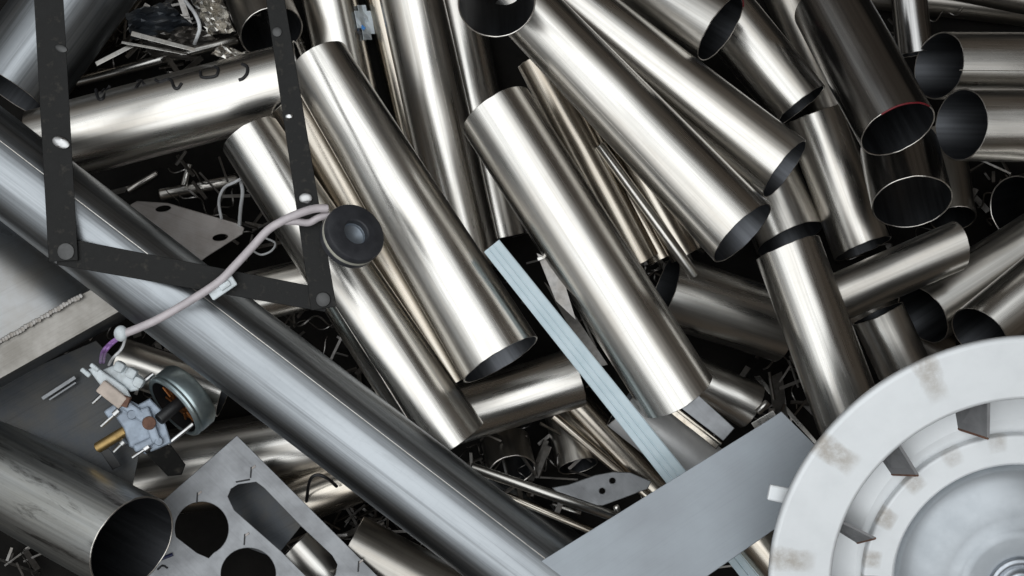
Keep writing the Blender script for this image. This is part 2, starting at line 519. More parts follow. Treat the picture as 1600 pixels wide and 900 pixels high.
def poly_samples(poly, step=18.0, r=4.0, tilt=(0, 0)):
    xs = [p[0] for p in poly]; ys = [p[1] for p in poly]
    cx, cy = sum(xs) / len(xs), sum(ys) / len(ys)
    out = []
    for x in np.arange(min(xs), max(xs) + 1, step):
        for y in np.arange(min(ys), max(ys) + 1, step):
            inside = False
            for (x1, y1), (x2, y2) in zip(poly, poly[1:] + poly[:1]):
                if (y1 > y) != (y2 > y) and x < (x2 - x1) * (y - y1) / (y2 - y1) + x1: inside = not inside
            if inside: out.append((x, y, tilt[0] * (x - cx) + tilt[1] * (y - cy) - r, r))
    return np.array(out)

def ellipse(cx, cy, rx, ry, rot=0.0, n=28):
    c, s = math.cos(rot), math.sin(rot)
    return [(cx + rx * math.cos(t) * c - ry * math.sin(t) * s, cy + rx * math.cos(t) * s + ry * math.sin(t) * c)
            for t in [2 * math.pi * i / n for i in range(n)]]

def bar_poly(a, b, wa, wb):
    dx, dy = b[0] - a[0], b[1] - a[1]; L = math.hypot(dx, dy); nx, ny = -dy / L, dx / L
    return [(a[0] + nx * wa / 2, a[1] + ny * wa / 2), (b[0] + nx * wb / 2, b[1] + ny * wb / 2),
            (b[0] - nx * wb / 2, b[1] - ny * wb / 2), (a[0] - nx * wa / 2, a[1] - ny * wa / 2)]

def curve_bm(pts, r, n=10, sub=6):
    """round cable through world points (Catmull-Rom), with end caps"""
    q = [pts[0] * 2 - pts[1]] + list(pts) + [pts[-1] * 2 - pts[-2]]
    path = []
    for i in range(1, len(q) - 2):
        for k in range(sub):
            t = k / sub
            a, b, c, d = q[i - 1], q[i], q[i + 1], q[i + 2]
            path.append(0.5 * ((2 * b) + (c - a) * t + (2 * a - 5 * b + 4 * c - d) * t * t + (3 * b - a - 3 * c + d) * t ** 3))
    path.append(q[-2])
    bm = bmesh.new(); rings = []
    u = None
    for i, p in enumerate(path):
        w = (path[min(i + 1, len(path) - 1)] - path[max(i - 1, 0)]).normalized()
        u = (w.orthogonal() if u is None else (u - w * u.dot(w))).normalized()
        v = w.cross(u)
        rr = r(i / (len(path) - 1)) if callable(r) else r
        rings.append([bm.verts.new(p + (u * math.cos(2 * math.pi * k / n) + v * math.sin(2 * math.pi * k / n)) * rr) for k in range(n)])
    for a, b in zip(rings, rings[1:]):
        for k in range(n): bm.faces.new((a[k], a[(k + 1) % n], b[(k + 1) % n], b[k]))
    bm.faces.new(rings[0][::-1]); bm.faces.new(rings[-1])
    return bm

def box_bm(px, py, z, sx, sy, sz, ang=0.0, bev=1.2, axis_tilt=None):
    """a bevelled block; centre in pixels, size in pixels, turned by ang (image clockwise) about the vertical"""
    bm = bmesh.new()
    bmesh.ops.create_cube(bm, size=1.0)
    s = K * (H - z) / H
    bmesh.ops.scale(bm, vec=(sx * s, sy * s, sz * s), verts=bm.verts[:])
    if bev > 0:
        bmesh.ops.bevel(bm, geom=bm.edges[:], offset=bev * s, segments=2, affect='EDGES', profile=0.5)
    R = Matrix.Rotation(-math.radians(ang), 4, 'Z')
    if axis_tilt: R = R @ Matrix.Rotation(math.radians(axis_tilt[0]), 4, 'X') @ Matrix.Rotation(math.radians(axis_tilt[1]), 4, 'Y')
    bm.transform(Matrix.Translation(P(px, py, z)) @ R)
    return bm

def cyl_between(a, b, r, n=24, cap=0.15):
    w = b - a; L = w.length; w.normalize(); u = w.orthogonal().normalized(); v = w.cross(u)
    bm = lathe_bm([(0, 0), (r * (1 - cap), 0), (r, r * cap), (r, L - r * cap), (r * (1 - cap), L), (0, L)], n)
    bm.transform(Matrix.Translation(a) @ Matrix((u, v, w)).transposed().to_4x4())
    return bm

def join_bm(*bms):
    out = bmesh.new()
    for b in bms:
        me = bpy.data.meshes.new('tmp'); b.to_mesh(me); b.free()
        out.from_mesh(me); bpy.data.meshes.remove(me)
    return out

def on_tube(key, px, py, lift=0.0):
    """where the ray through a photo pixel meets a tube's near side"""
    T = TUBES[key]
    inv = T['m'].inverted()
    o = inv @ cam.location
    d = (inv.to_3x3() @ (P(px, py, 0) - Vector(cam.location))).normalized()
    R = T['R'] + lift
    a = d.x ** 2 + d.y ** 2; b = 2 * (o.x * d.x + o.y * d.y); c = o.x ** 2 + o.y ** 2 - R * R
    disc = max(b * b - 4 * a * c, 0)
    t = (-b - math.sqrt(disc)) / (2 * a)
    return T['m'] @ (o + d * t)

# ------------------------------------------------------------------ ground
bm = bmesh.new()
N = 60
g = 3.0
for j in range(N + 1):
    for i in range(N + 1):
        x, y = (i / N - 0.5) * 2 * g, (j / N - 0.5) * 2 * g
        bm.verts.new((x, y, 0.004 * math.sin(x * 9) * math.cos(y * 7)))
bm.verts.ensure_lookup_table()
for j in range(N):
    for i in range(N):
        k = j * (N + 1) + i
        bm.faces.new((bm.verts[k], bm.verts[k + 1], bm.verts[k + N + 2], bm.verts[k + N + 1]))
gr = link_mesh('ground', bm_mesh(bm, True), M['floor'])
gr['kind'] = 'structure'

# small offcuts nobody could count, lying deep in the gaps
def offcuts(regions):
    bms = []
    for (cx, cy, sx, sy, n, zlo, zhi) in regions:
        for _ in range(n):
            x, y = random.gauss(cx, sx / 2), random.gauss(cy, sy / 2)
            z = random.uniform(zlo, zhi)
            L = random.uniform(14, 70); w = random.choice([3, 3, 4, 5, 9]); t = random.choice([1.5, 3, 4])
            b = box_bm(x, y, z, L, w, t, random.uniform(0, 180), 0, (random.uniform(-50, 50), random.uniform(-35, 35)))
            bms.append(b)
    for (cx, cy, sx, sy, n, zlo, zhi) in regions:          # curled swarf
        for _ in range(max(2, n // 4)):
            x, y, z = random.gauss(cx, sx / 2.2), random.gauss(cy, sy / 2.2), random.uniform(zlo, min(zhi, -330) - 20)
            R_, turns, stretch, a_ = random.uniform(5, 13), random.uniform(1.2, 3.5), random.uniform(3, 9), random.uniform(0, 6.28)
            pts = []
            for i in range(int(turns * 9)):
                t = i / 9 * 6.283
                along_ = stretch * t
                q, w_ = R_ * math.cos(t), R_ * math.sin(t)
                pts.append(P(x + along_ * math.cos(a_) - q * math.sin(a_), y + along_ * math.sin(a_) + q * math.cos(a_), z + w_))
            bms.append(curve_bm(pts, random.uniform(0.8, 1.8) * K, 4, 2))
    return join_bm(*bms)
o = put('metal_offcut', offcuts([
    (290, 55, 150, 90, 68, -425, -330), (290, 290, 150, 60, 13, -425, -330), (400, 340, 60, 90, 8, -425, -330),
    (570, 800, 150, 60, 44, -425, -330), (800, 720, 130, 60, 34, -425, -330), (1220, 620, 90, 70, 23, -425, -330),
    (900, 440, 120, 160, 30, -425, -330), (1040, 430, 60, 40, 13, -425, -330), (520, 540, 60, 90, 17, -425, -330),
    (1390, 50, 40, 30, 6, -425, -340), (230, 560, 120, 50, 27, -425, -330), (1560, 270, 60, 40, 10, -425, -340),
    (40, 880, 40, 20, 8, -425, -380), (1160, 850, 90, 70, 23, -425, -330), (1430, 440, 70, 60, 13, -425, -340),
    (990, 840, 60, 30, 13, -425, -330), (420, 480, 50, 40, 10, -425, -330)]), M['offcut'])
tag(o, 'small metal offcuts and curled swarf scattered in the dark gaps of the heap', 'offcuts', kind='stuff')
# ------------------------------------------------------------------ lowest layer of tubes
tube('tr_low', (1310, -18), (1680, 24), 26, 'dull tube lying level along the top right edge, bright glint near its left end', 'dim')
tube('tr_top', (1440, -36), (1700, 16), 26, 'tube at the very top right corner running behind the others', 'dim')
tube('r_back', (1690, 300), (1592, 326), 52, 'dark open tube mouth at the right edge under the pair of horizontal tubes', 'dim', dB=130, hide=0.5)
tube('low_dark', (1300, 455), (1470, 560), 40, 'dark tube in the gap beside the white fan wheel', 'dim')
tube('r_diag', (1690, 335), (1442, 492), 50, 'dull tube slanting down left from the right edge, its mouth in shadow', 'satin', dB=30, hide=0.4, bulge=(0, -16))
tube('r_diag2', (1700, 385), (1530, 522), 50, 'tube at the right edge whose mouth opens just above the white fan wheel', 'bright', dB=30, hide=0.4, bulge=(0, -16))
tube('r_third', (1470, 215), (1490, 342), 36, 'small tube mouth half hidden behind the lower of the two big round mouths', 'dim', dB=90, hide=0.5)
tube('c_low', (1040, 452), (1225, 512), 56, 'short curved dull tube lying level behind the centre tube, mouth turned left', 'satin', dA=40, lift=70)
tube('c_short', (1372, 490), (1412, 575), 42, 'short bright tube stub right above the white fan wheel rim', 'satin')
tube('v_one', (500, -70), (580, 300), 43, 'upright tube behind the top centre, carrying a torn sticker', 'bright')
tube('v_thin', (582, -60), (672, 330), 24, 'narrow brownish tube between two upright bright tubes at top', 'warm')
tube('v_three', (700, -40), (786, 372), 42, 'upright tube seen in the gap between the two front slanted tubes', 'bright')
tube('v_two', (628, -70), (738, 420), 50, 'long bright upright tube left of the black round mouth at top', 'bright')
tube('v_left', (395, -70), (470, 130), 30, 'upright tube behind the black strap at the top', 'bright')
tube('mouth_tl', (384, -50), (424, 50), 50, 'tube whose dark mouth sits behind the black strap at the top', 'dim', dB=110, hide=0.5, oval=0.02)
tube('tl_in', (250, -90), (60, 140), 42, 'brownish tube slanting at top left beside the black strap', 'warm')
tube('tl_big', (160, -60), (12, 140), 78, 'large pale tube in the top left corner, its mouth black', 'galv', dB=70, hide=0.4)
tube('l_cross', (320, 482), (505, 438), 40, 'tube lying level in the gap behind the bottom black strap bar', 'bright', lift=130)
tube('bl_bright', (165, 748), (570, 676), 58, 'bright tube crossing behind the small motor and the punched plate', 'bright')
tube('bl_in', (188, 562), (350, 616), 36, 'short tube seen between the strap corner and the small motor', 'bright', z=-190)
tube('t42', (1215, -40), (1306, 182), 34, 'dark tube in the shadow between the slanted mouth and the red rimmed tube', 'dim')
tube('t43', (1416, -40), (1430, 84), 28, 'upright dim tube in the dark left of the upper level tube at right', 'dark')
tube('bl_brown', (250, 760), (500, 735), 46, 'brownish tube lying in shadow below the small motor', 'warm', z=-395)
tube('b_curve', (440, 792), (640, 722), 36, 'brown tube crossing under the long foreground tube beside the punched plate', 'warm', z=-330)
tube('b_slot', (462, 850), (620, 1020), 40, 'short tube end showing through the slot of the punched plate', 'satin')
tube('b_dark', (548, 848), (780, 972), 46, 'dull brown tube in the dark gap below the long foreground tube', 'dim')
tube('b_right', (730, 760), (1000, 960), 44, 'tube lying close along the right side of the long foreground tube', 'galv')
tube('c_mouth', (880, 640), (903, 728), 32, 'small stub with its dark mouth pointing down in the lower middle gap', 'satin', dB=50, hide=0.4)
tube('c_ring', (790, 690), (800, 735), 38, 'short thin ring of tube lying in the lower middle gap', 'dim', dB=45, wall=3)
tube('c_slim', (880, 610), (1050, 790), 24, 'slim brown tube just left of the pale blue strip', 'warm')
tube('c_slim2', (865, 650), (1030, 790), 7, 'thin tube rubbing along the slim brown tube', 'warm', nseg=24)
tube('c_pale', (975, 632), (1128, 755), 42, 'pale tube right of the blue strip running under the grey bar', 'pale', z=-95, dent=0.001)
tube('r_under', (1140, 780), (1290, 960), 44, 'tube in the gap between the grey bar and the white fan wheel', 'warm')
# ------------------------------------------------------------------ middle layer
tube('t19', (1272, 178), (1348, 388), 47, 'bright tube with mottled dark flank below the right centre tubes', 'bright', bulge=(0, -10))
tube('t18', (1192, 278), (1234, 373), 57, 'short bright tube with a flattened dark mouth just below the right centre tube', 'satin', bulge=(0, -8), dB=20)
tube('rods3', (868, 96), (1034, 404), 23, 'brown pipe in the bundle next to the slim dark tube by the centre tube', 'warm', nseg=48)
tube('rods1', (836, 92), (1002, 410), 30, 'slim dark tube hugging the right flank of the centre tube', 'warm')
tube('rods2', (886, 60), (1072, 398), 26, 'brownish pipe at the right of the bundle, half under the long bright tube', 'warm', nseg=48)
rod((936, 226), (1087, 433), 9, 'bright thin rod with a shiny tip above the short level tube', 'bright')
tube('l_mark', (60, 232), (475, 122), 60, 'bright level tube at left with black handwriting along its upper side', 'bright')
tube('t16', (1268, 483), (1495, 384), 38, 'short bright tube lying crosswise below the round mouths at right', 'satin', bulge=(0, 8), skew=(0, 8))
tube('t17', (1231, 388), (1335, 672), 53, 'bright tube running down behind the left rim of the white fan wheel', 'bright', bulge=(8, 0))
tube('t10', (1404, 232), (1425, 316), 63, 'tube with a big round mouth directly below the red rimmed one', 'dark', dB=72)
tube('t12', (1660, 105), (1467, 103), 53, 'upper of the two level tubes at the right edge, mouth turned left', 'bright', dB=8, hide=0.4, bulge=(0, -22))
tube('t13', (1690, 197), (1502, 195), 57, 'lower of the two level tubes at the right edge, mouth turned left', 'bright', dB=8, hide=0.4, bulge=(0, -22))
tube('t9', (1296, 8), (1403, 202), 62, 'dark tube with red paint around its large round mouth', 'dark', dB=150, hide=0.55, lift=70)
tube('t8', (1120, 5), (1250, 165), 49, 'tube ending in a dark slanted mouth left of the red rimmed tube', 'bright', dB=40, hide=0.4, lift=25)
tube('t6', (800, -70), (1226, 264), 54, 'long bright tube second from the top right, ending beside the slanted mouths', 'bright', r0=46, bulge=(0, -14), dB=25, lift=15)
tube('t5', (800, -10), (1160, 364), 60, 'long bright tube at right centre with a cut mouth above the short stub', 'bright', r0=48, bulge=(0, -18), dB=30)
tube('t7', (900, -95), (1126, 45), 57, 'tube at the top with a touch of red on the lower lip of its mouth', 'satin', dB=110, hide=0.5, lift=45)
tube('t28', (772, -60), (776, 4), 62, 'tube at the top edge seen almost end on, mouth black and round', 'galv', dB=95, hide=0.3)
tube('t23', (660, 664), (900, 590), 46, 'bright stub lying crosswise under the mouth of the front tube', 'bright', bulge=(0, 6))
tube('t3b', (462, 160), (712, 596), 44, 'tube wedged between the front tube and the tube under the rubber washer', 'warm', z=-150)
tube('t2', (392, 214), (706, 692), 58, 'bright tube running down from beside the strap with the rubber washer on it', 'bright', r0=49, bulge=(12, 4), skew=(0, 0))
tube('sleeve', (1074, 583), (1174, 634), 37, 'short bright sleeve with a cut end right of the grey square tube', 'satin', r0=30, bulge=(0, 6), dent=0.02, lift=120)
tube('t4', (775, 174), (1059, 618), 61, 'centre tube with a clean bright band, right of the pale blue strip', 'bright', bulge=(16, 12))
tube('t3', (498, 97), (782, 562), 68, 'front tube in the middle, widest toward its cut lower mouth', 'bright', r0=50, bulge=(12, -12), dB=25, dent=0.008)
# ------------------------------------------------------------------ flat pieces, left side
# dark sheet low on the left, a welded box corner above it
pl = [(-70, 640), (40, 580), (150, 532), (178, 560), (222, 690), (205, 770), (-70, 730)]
z = settle(poly_samples(pl), tol=0.85)
o = put('sheet_panel', slab_bm(pl, th=5, bev=0.8, z=z, tilt=(0.05, 0.10)), M['darksheet'])
tag(o, 'dark bluish sheet metal panel lying under the welded box corner at left', 'sheet')
o2 = put('bent_tab', join_bm(box_bm(92, 606, z + 10, 62, 6, 4, -33, 0.8), box_bm(98, 611, z + 8, 50, 3, 3, -33, 0.6)), M['plate'], o)

box_top = [(-90, 255), (60, 320), (150, 405), (190, 487), (-90, 645)]
zb = -20
placed = poly_samples(box_top, 20, 30)
pts_, r_ = world_samples(placed, zb); placed_p.append(pts_); placed_r.append(r_)
root = empty('welded_box', P(40, 480, zb - 150))
tag(root, 'corner of a welded grey steel box with a bead of weld, left edge', 'steel box')
sb_ = bmesh.new(); gg = []
NS = 24
for j in range(NS + 1):
    for i in range(NS + 1):
        s, t = i / NS, j / NS
        x = (-90 * (1 - s) + 165 * s) * (1 - t) + (-90 * (1 - s) + 151 * s) * t
        y = (215 * (1 - s) + 408 * s) * (1 - t) + (585 * (1 - s) + 448 * s) * t
        d = max(0.0, (y - (0.767 * x + 340)) * 0.79)            # distance from the side curved down to shape a light gradient
        gg.append(sb_.verts.new(P(x, y, zb + 4 - 52 * max(0.0, 1 - d / 130) ** 2 - 0.05 * (y - 500))))
for j in range(NS):
    for i in range(NS):
        k = j * (NS + 1) + i
        sb_.faces.new((gg[k], gg[k + 1], gg[k + NS + 2], gg[k + NS + 1]))
fs = sb_.faces[:]
bmesh.ops.recalc_face_normals(sb_, faces=fs); bmesh.ops.solidify(sb_, geom=fs, thickness=4 * K)
put('top_sheet', sb_, M['boxtop'], root, True)
flange = [(-90, 582), (128, 459), (152, 446), (191, 485), (-90, 642)]
put('flange', slab_bm(flange, th=8, bev=1.5, z=zb, tilt=(0, 0.05)), M['boxband'], root)
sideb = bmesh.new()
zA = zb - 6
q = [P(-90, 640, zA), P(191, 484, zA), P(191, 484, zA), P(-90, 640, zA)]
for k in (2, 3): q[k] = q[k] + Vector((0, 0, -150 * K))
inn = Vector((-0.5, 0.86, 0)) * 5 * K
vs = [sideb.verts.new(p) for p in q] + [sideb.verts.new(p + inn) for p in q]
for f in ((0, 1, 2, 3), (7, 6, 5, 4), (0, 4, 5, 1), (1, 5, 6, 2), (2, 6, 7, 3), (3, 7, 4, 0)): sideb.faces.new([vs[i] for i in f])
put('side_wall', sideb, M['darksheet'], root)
# second end wall running back from the corner
endb = bmesh.new()
q = [P(191, 484, zA), P(150, 404, zA)]
q = [q[0], q[1], q[1] + Vector((0, 0, -150 * K)), q[0] + Vector((0, 0, -150 * K))]
inn = Vector((-0.87, -0.3, 0)) * 5 * K
vs = [endb.verts.new(p) for p in q] + [endb.verts.new(p + inn) for p in q]
for f in ((0, 1, 2, 3), (7, 6, 5, 4), (0, 4, 5, 1), (1, 5, 6, 2), (2, 6, 7, 3), (3, 7, 4, 0)): endb.faces.new([vs[i] for i in f])
put('end_wall', endb, M['boxband'], root)
wb_ = []
n = 44
for i in range(n):
    t = i / (n - 1)
    x, y = -60 + (126 + 60) * t, 568 + (462 - 568) * t
    b = bmesh.new()
    bmesh.ops.create_uvsphere(b, u_segments=10, v_segments=6, radius=1)
    s = K * 4.2 * random.uniform(0.8, 1.15)
    bmesh.ops.scale(b, vec=(s * 0.9, s * 1.0, s * 0.3), verts=b.verts[:])
    b.transform(Matrix.Translation(P(x, y + random.uniform(-1, 1), zb + 5)) @ Matrix.Rotation(math.radians(30), 4, 'Z'))
    wb_.append(b)
put('weld_bead', join_bm(*wb_), M['weld'], root, True)

# bracket plate with two oval holes
bp_ = [(200, 322), (214, 314), (262, 317), (372, 349), (382, 356), (379, 366), (322, 402), (300, 420), (200, 380)]
z = settle(poly_samples(bp_), tol=0.9, lift=70)
o = put('slotted_plate', slab_bm(bp_, [ellipse(255, 326, 12, 4.5, -0.15), ellipse(344, 371, 12, 5, -0.15)], th=17, bev=1.2, z=z, tilt=(0.06, 0.06)), M['bracket'])
tag(o, 'stained grey plate with two oval holes above the long foreground tube', 'plate')

# rods and wires on the left
rod((118, 128), (372, 62), 8, 'long thin rod lying above the tube with handwriting', 'satin')
rod((250, 304), (372, 280), 10, 'short rod with a bright end above the plate with oval holes', 'bright')
rod((200, 298), (246, 270), 5, 'small loose pin left of the short rod with a bright end', 'satin')
rod((287, 290), (296, 256), 5, 'small loose pin standing steeply under the tube with handwriting', 'satin')
def wire(pts, r, mat, label, name='wire', cat='wire', group=None):
    o = put(name, curve_bm([P(*p) for p in pts], r * K), M[mat], None, True)
    return tag(o, label, cat, group)
wire([(346, 342, -235), (342, 315, -215), (350, 294, -200), (368, 284, -190), (382, 276, -200)], 2.6, 'wire', 'pale thin wire curled beside the plate with oval holes')
wire([(374, 352, -230), (376, 325, -200), (379, 300, -190), (376, 284, -205)], 3.2, 'wire', 'straight pale wire stub right of the curled thin wire')
wire([(290, 2, -240), (305, 22, -190), (312, 42, -180), (308, 58, -190), (304, 68, -215)], 3.2, 'wire', 'bent pale wire standing up among scrap at top left')
wire([(395, 392, -180), (408, 398, -140), (424, 392, -135), (430, 380, -145), (415, 372, -170)], 1.8, 'wire', 'thin loop of wire under the pink cable')
wire([(478, 790, -300), (484, 752, -250), (496, 742, -240), (512, 748, -245), (526, 760, -270)], 3.0, 'black', 'black wire hooked up in the dark gap below the long tube')

# crumpled sheet and strips at top left
def crumple(name, poly, z, seed, mat, label, amp=26, th=2.0, cat='sheet scrap', n=11):
    r = np.random.default_rng(seed)
    (x0, y0), (x1, y1), (x2, y2), (x3, y3) = poly
    kx, ky = r.uniform(2, 5, 3), r.uniform(2, 5, 3); ph = r.uniform(0, 6, 6)
    bm = bmesh.new(); grid = []
    for j in range(n + 1):
        for i in range(n + 1):
            s, t = i / n, j / n
            x = (x0 * (1 - s) + x1 * s) * (1 - t) + (x3 * (1 - s) + x2 * s) * t
            y = (y0 * (1 - s) + y1 * s) * (1 - t) + (y3 * (1 - s) + y2 * s) * t
            h = sum(abs(((kx[q] * s + ky[q] * t * (1 if q % 2 else -1) + ph[q]) % 2) - 1) / (q + 1) for q in range(3)) - 0.9
            grid.append(bm.verts.new(P(x + r.uniform(-1.5, 1.5), y + r.uniform(-1.5, 1.5), z + amp * h)))
    fs = []
    for j in range(n):
        for i in range(n):
            k = j * (n + 1) + i
            fs.append(bm.faces.new((grid[k], grid[k + 1], grid[k + n + 2], grid[k + n + 1])))
    bmesh.ops.recalc_face_normals(bm, faces=fs)
    bmesh.ops.solidify(bm, geom=fs, thickness=th * K)
    return tag(put(name, bm, M[mat]), label, cat)
crumple('crumpled_sheet', [(196, 20), (262, 2), (300, 40), (205, 62)], -215, 3, 'darksheet', 'bluish crumpled sheet scrap at top left, right of the corner tubes')
crumple('crumpled_sheet', [(215, 55), (300, 40), (340, 62), (240, 92)], -215, 5, 'offcut', 'crumpled bright sheet scrap above the long thin rod', 34)
crumple('crumpled_sheet', [(300, 0), (345, -10), (366, 50), (325, 55)], -220, 8, 'satin', 'creased sheet scrap left of the tube mouth behind the strap', 24)
crumple('crumpled_sheet', [(345, 70), (400, 88), (392, 104), (330, 84)], -190, 11, 'bright', 'small bright folded flap under the right end of the long thin rod', 12)
def strip(poly, label, mat='offcut', th=3, dz=0, tilt=(0, 0), name='metal_strip', cat='strip', group='flat strips in the gaps', z=None):
    if z is None: z = settle(poly_samples(poly, 8, 2, tilt), tol=0.8)
    o = put(name, slab_bm(poly, th=th, bev=0.5, z=z + dz, tilt=tilt), M[mat])
    return tag(o, label, cat, group)
strip(bar_poly((205, 52), (305, 78), 8, 6), 'narrow strip crossing the crumpled scrap at top left', 'bright', tilt=(0.1, 0.5), z=-170)
strip(bar_poly((190, 66), (292, 84), 4, 4), 'thinnest strip below the crumpled scrap at top left', 'satin', tilt=(0, 0.5), z=-180)
strip(bar_poly((150, 100), (208, 70), 7, 7), 'stubby strip left of the crumpled scrap at top left', 'satin', tilt=(0.2, 0.4), z=-190)

# ------------------------------------------------------------------ lower middle: bracket, rods
br = [(862, 762), (888, 757), (930, 742), (958, 737), (985, 738), (1018, 752), (1012, 764), (975, 778), (942, 790), (920, 790), (898, 778), (872, 770)]
z = settle(poly_samples(br, 10), tol=0.8)
o = put('curved_bracket', slab_bm(br, [ellipse(957, 751, 4.5, 4.5, n=14), ellipse(941, 767, 4.5, 4.5, n=14)], th=7, bev=1.4, z=z, tilt=(0.1, 0.25)), M['plate'])
tag(o, 'small grey curved bracket with two round holes beside the grey bar', 'bracket')
rod((735, 730), (975, 812), 8, 'thin rod running from the long tube to the grey bar, upper of the two', 'satin', dA=10)
rod((770, 765), (960, 845), 6, 'thin rod below the longer rod beside the long tube', 'warm')
rod((862, 788), (908, 802), 5, 'short bright pin between the two thin rods', 'bright')
rod((962, 790), (966, 800), 5, 'tiny bright screw end beside the grey bar', 'bright')
# square bar end, crumpled sleeve, strips right of the centre tube
z = settle(poly_samples([(1057, 632), (1083, 612), (1148, 671), (1128, 690)], 10), tol=0.85)
root = empty('square_tube', P(1100, 650, z - 30))
tag(root, 'grey square tube end just below the mouth of the centre tube', 'square tube')
put('top_face', slab_bm([(1052, 628), (1082, 609), (1148, 669), (1130, 689)], th=4, bev=1, z=z, tilt=(0, 0.1)), M['plate'], root)
put('side_face', join_bm(cyl_between(P(1048, 632, z - 6), P(1127, 694, z - 6), 3 * K, 12), slab_bm(bar_poly((1044, 636), (1122, 698), 10, 10), th=30, bev=1, z=z - 12)), M['warm'], root)
strip(bar_poly((1180, 585), (1275, 692), 8, 6), 'long narrow strip leaning toward the left rim of the fan wheel', 'satin', tilt=(0.1, 0.5))
strip([(1200, 590), (1222, 580), (1232, 660), (1212, 672)], 'small dark upright flap behind the narrow strip near the fan wheel', 'offcut', tilt=(0.9, 0.2))
rod((1183, 645), (1200, 628), 6, 'short fat pin above the right end of the grey bar', 'satin', group='thin rods in the heap')
strip(bar_poly((1178, 668), (1212, 648), 16, 16), 'small bright offcut lying on the right end of the grey bar', 'bright', z=20)
strip([(838, 395), (872, 410), (900, 500), (868, 470)], 'dark flap deep in the gap right of the blue strip top', 'offcut', tilt=(0.3, 0.1))
strip([(850, 440), (890, 480), (950, 570), (925, 575)], 'long dark flap in the gap left of the centre tube', 'offcut', tilt=(0.5, -0.1))
strip(bar_poly((840, 405), (862, 398), 5, 4), 'tiny bright sliver in the gap beside the blue strip', 'bright', tilt=(0, 0.3))

# ------------------------------------------------------------------ pale blue ribbed strip
a, b = (768, 384), (1200, 925)
L = math.hypot(b[0] - a[0], b[1] - a[1])
def blue_bm(z0, z1):
    dx, dy = (b[0] - a[0]) / L, (b[1] - a[1]) / L
    prof = [(-15.5, -9), (-15.5, 3), (-14, 4.5), (-4.5, 4.5), (-3.9, 3.2), (-2.6, 3.2), (-2, 4.5), (4.4, 4.5), (5.0, 3.0), (6.3, 3.0), (7.0, 4.5), (14, 4.5), (15.5, 3), (15.5, -9)]
    bm = bmesh.new(); rows = []
    for i in range(2):
        t = i; cx, cy, z = a[0] + dx * L * t, a[1] + dy * L * t, z0 + (z1 - z0) * t
        rows.append([bm.verts.new(P(cx - dy * p * (1 + 0.25 * t), cy + dx * p * (1 + 0.25 * t), z + q)) for p, q in prof])
    m = len(prof)
    for k in range(m): bm.faces.new((rows[0][k], rows[0][(k + 1) % m], rows[1][(k + 1) % m], rows[1][k]))
    bm.faces.new(rows[0]); bm.faces.new(rows[1][::-1])
    return bm
z = settle(seg_samples((a[0], a[1], 0), (b[0], b[1], 0), 9, 9), tol=0.85)
o = put('ribbed_strip', blue_bm(z, z), M['blue'])
tag(o, 'pale blue ribbed plastic strip slanting down between the bright tubes', 'plastic strip')
BLUE_Z = z

# ------------------------------------------------------------------ punched plate
pp_ = [(370, 680), (640, 950), (180, 960), (180, 846), (254, 783)]
slot = [(356, 776), (361, 764), (372, 757), (400, 753), (412, 762), (470, 822), (519, 868), (527, 882), (524, 898), (512, 908), (495, 908), (478, 900), (440, 862), (366, 797)]
hole1 = [(x, y) for x, y in ellipse(315, 827, 42, 43, 0, 32) if not (y > 852 and x < 322)] 
hole1 = ellipse(315, 826, 42, 42, 0, 40)
hole1 = [p for p in hole1 if not (math.pi * 0.36 < math.atan2(p[1] - 826, p[0] - 315) < math.pi * 0.86)]
k = max(range(len(hole1)), key=lambda i: math.hypot(hole1[i][0] - hole1[(i + 1) % len(hole1)][0], hole1[i][1] - hole1[(i + 1) % len(hole1)][1]))
hole1 = hole1[:k + 1] + [(326, 872), (308, 864)] + hole1[k + 1:]
hole2 = ellipse(388, 897, 43, 41, 0, 36)
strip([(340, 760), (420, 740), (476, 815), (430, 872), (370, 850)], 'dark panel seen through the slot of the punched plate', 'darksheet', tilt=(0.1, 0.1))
z = settle(poly_samples(pp_, 14, 4), tol=1.0)
root = empty('punched_plate', P(380, 820, z - 8))
tag(root, 'flat grey steel plate with round holes and a long slot, bottom left', 'plate')
put('plate_body', slab_bm(pp_, [slot, hole1, hole2], th=8, bev=1.0, z=z), M['plate'], root)
for (x, y) in ((308, 778), (392, 738), (382, 843), (560, 885)):
    put('tick_mark', box_bm(x, y, z + 0.6, 2.2, 17, 1.6, 4, 0.3), M['ink'], root)
    put('burr', box_bm(x + 4, y - 8, z + 0.5, 8, 3.5, 1.4, -35, 0.5), M['bracket'], root)
put('tick_mark', slab_bm([(368, 752), (390, 748), (391, 750.5), (369, 754.5)], th=1.6, bev=0.3, z=z + 1), M['ink'], root)
put('ink_stroke', curve_bm([P(200, 905, z + 1), P(222, 890, z + 1), P(246, 876, z + 1), P(270, 866, z + 1)], 3.0 * K, 8), M['blueink'], root, True)
put('ink_stroke', curve_bm([P(246, 890, z + 1), P(254, 884, z + 1), P(262, 888, z + 1)], 1.6 * K, 8), M['ink'], root, True)
PLATE_Z = z

# ------------------------------------------------------------------ weathered pipe, long foreground tube
tube('pipe', (-70, 700), (207, 850), 80, 'big grimy weathered pipe in the bottom left corner, mouth to the right', 'grimy', dB=160, hide=0.6, bulge=(0, -14), wall=3.5, name='weathered_pipe', cat='pipe', group=None, dent=0.006)
tube('long', (-110, 170), (930, 968), 71, 'longest tube, dull blue grey, crossing the whole left foreground diagonally', 'galv', name='long_tube', group=None, dent=0.002)

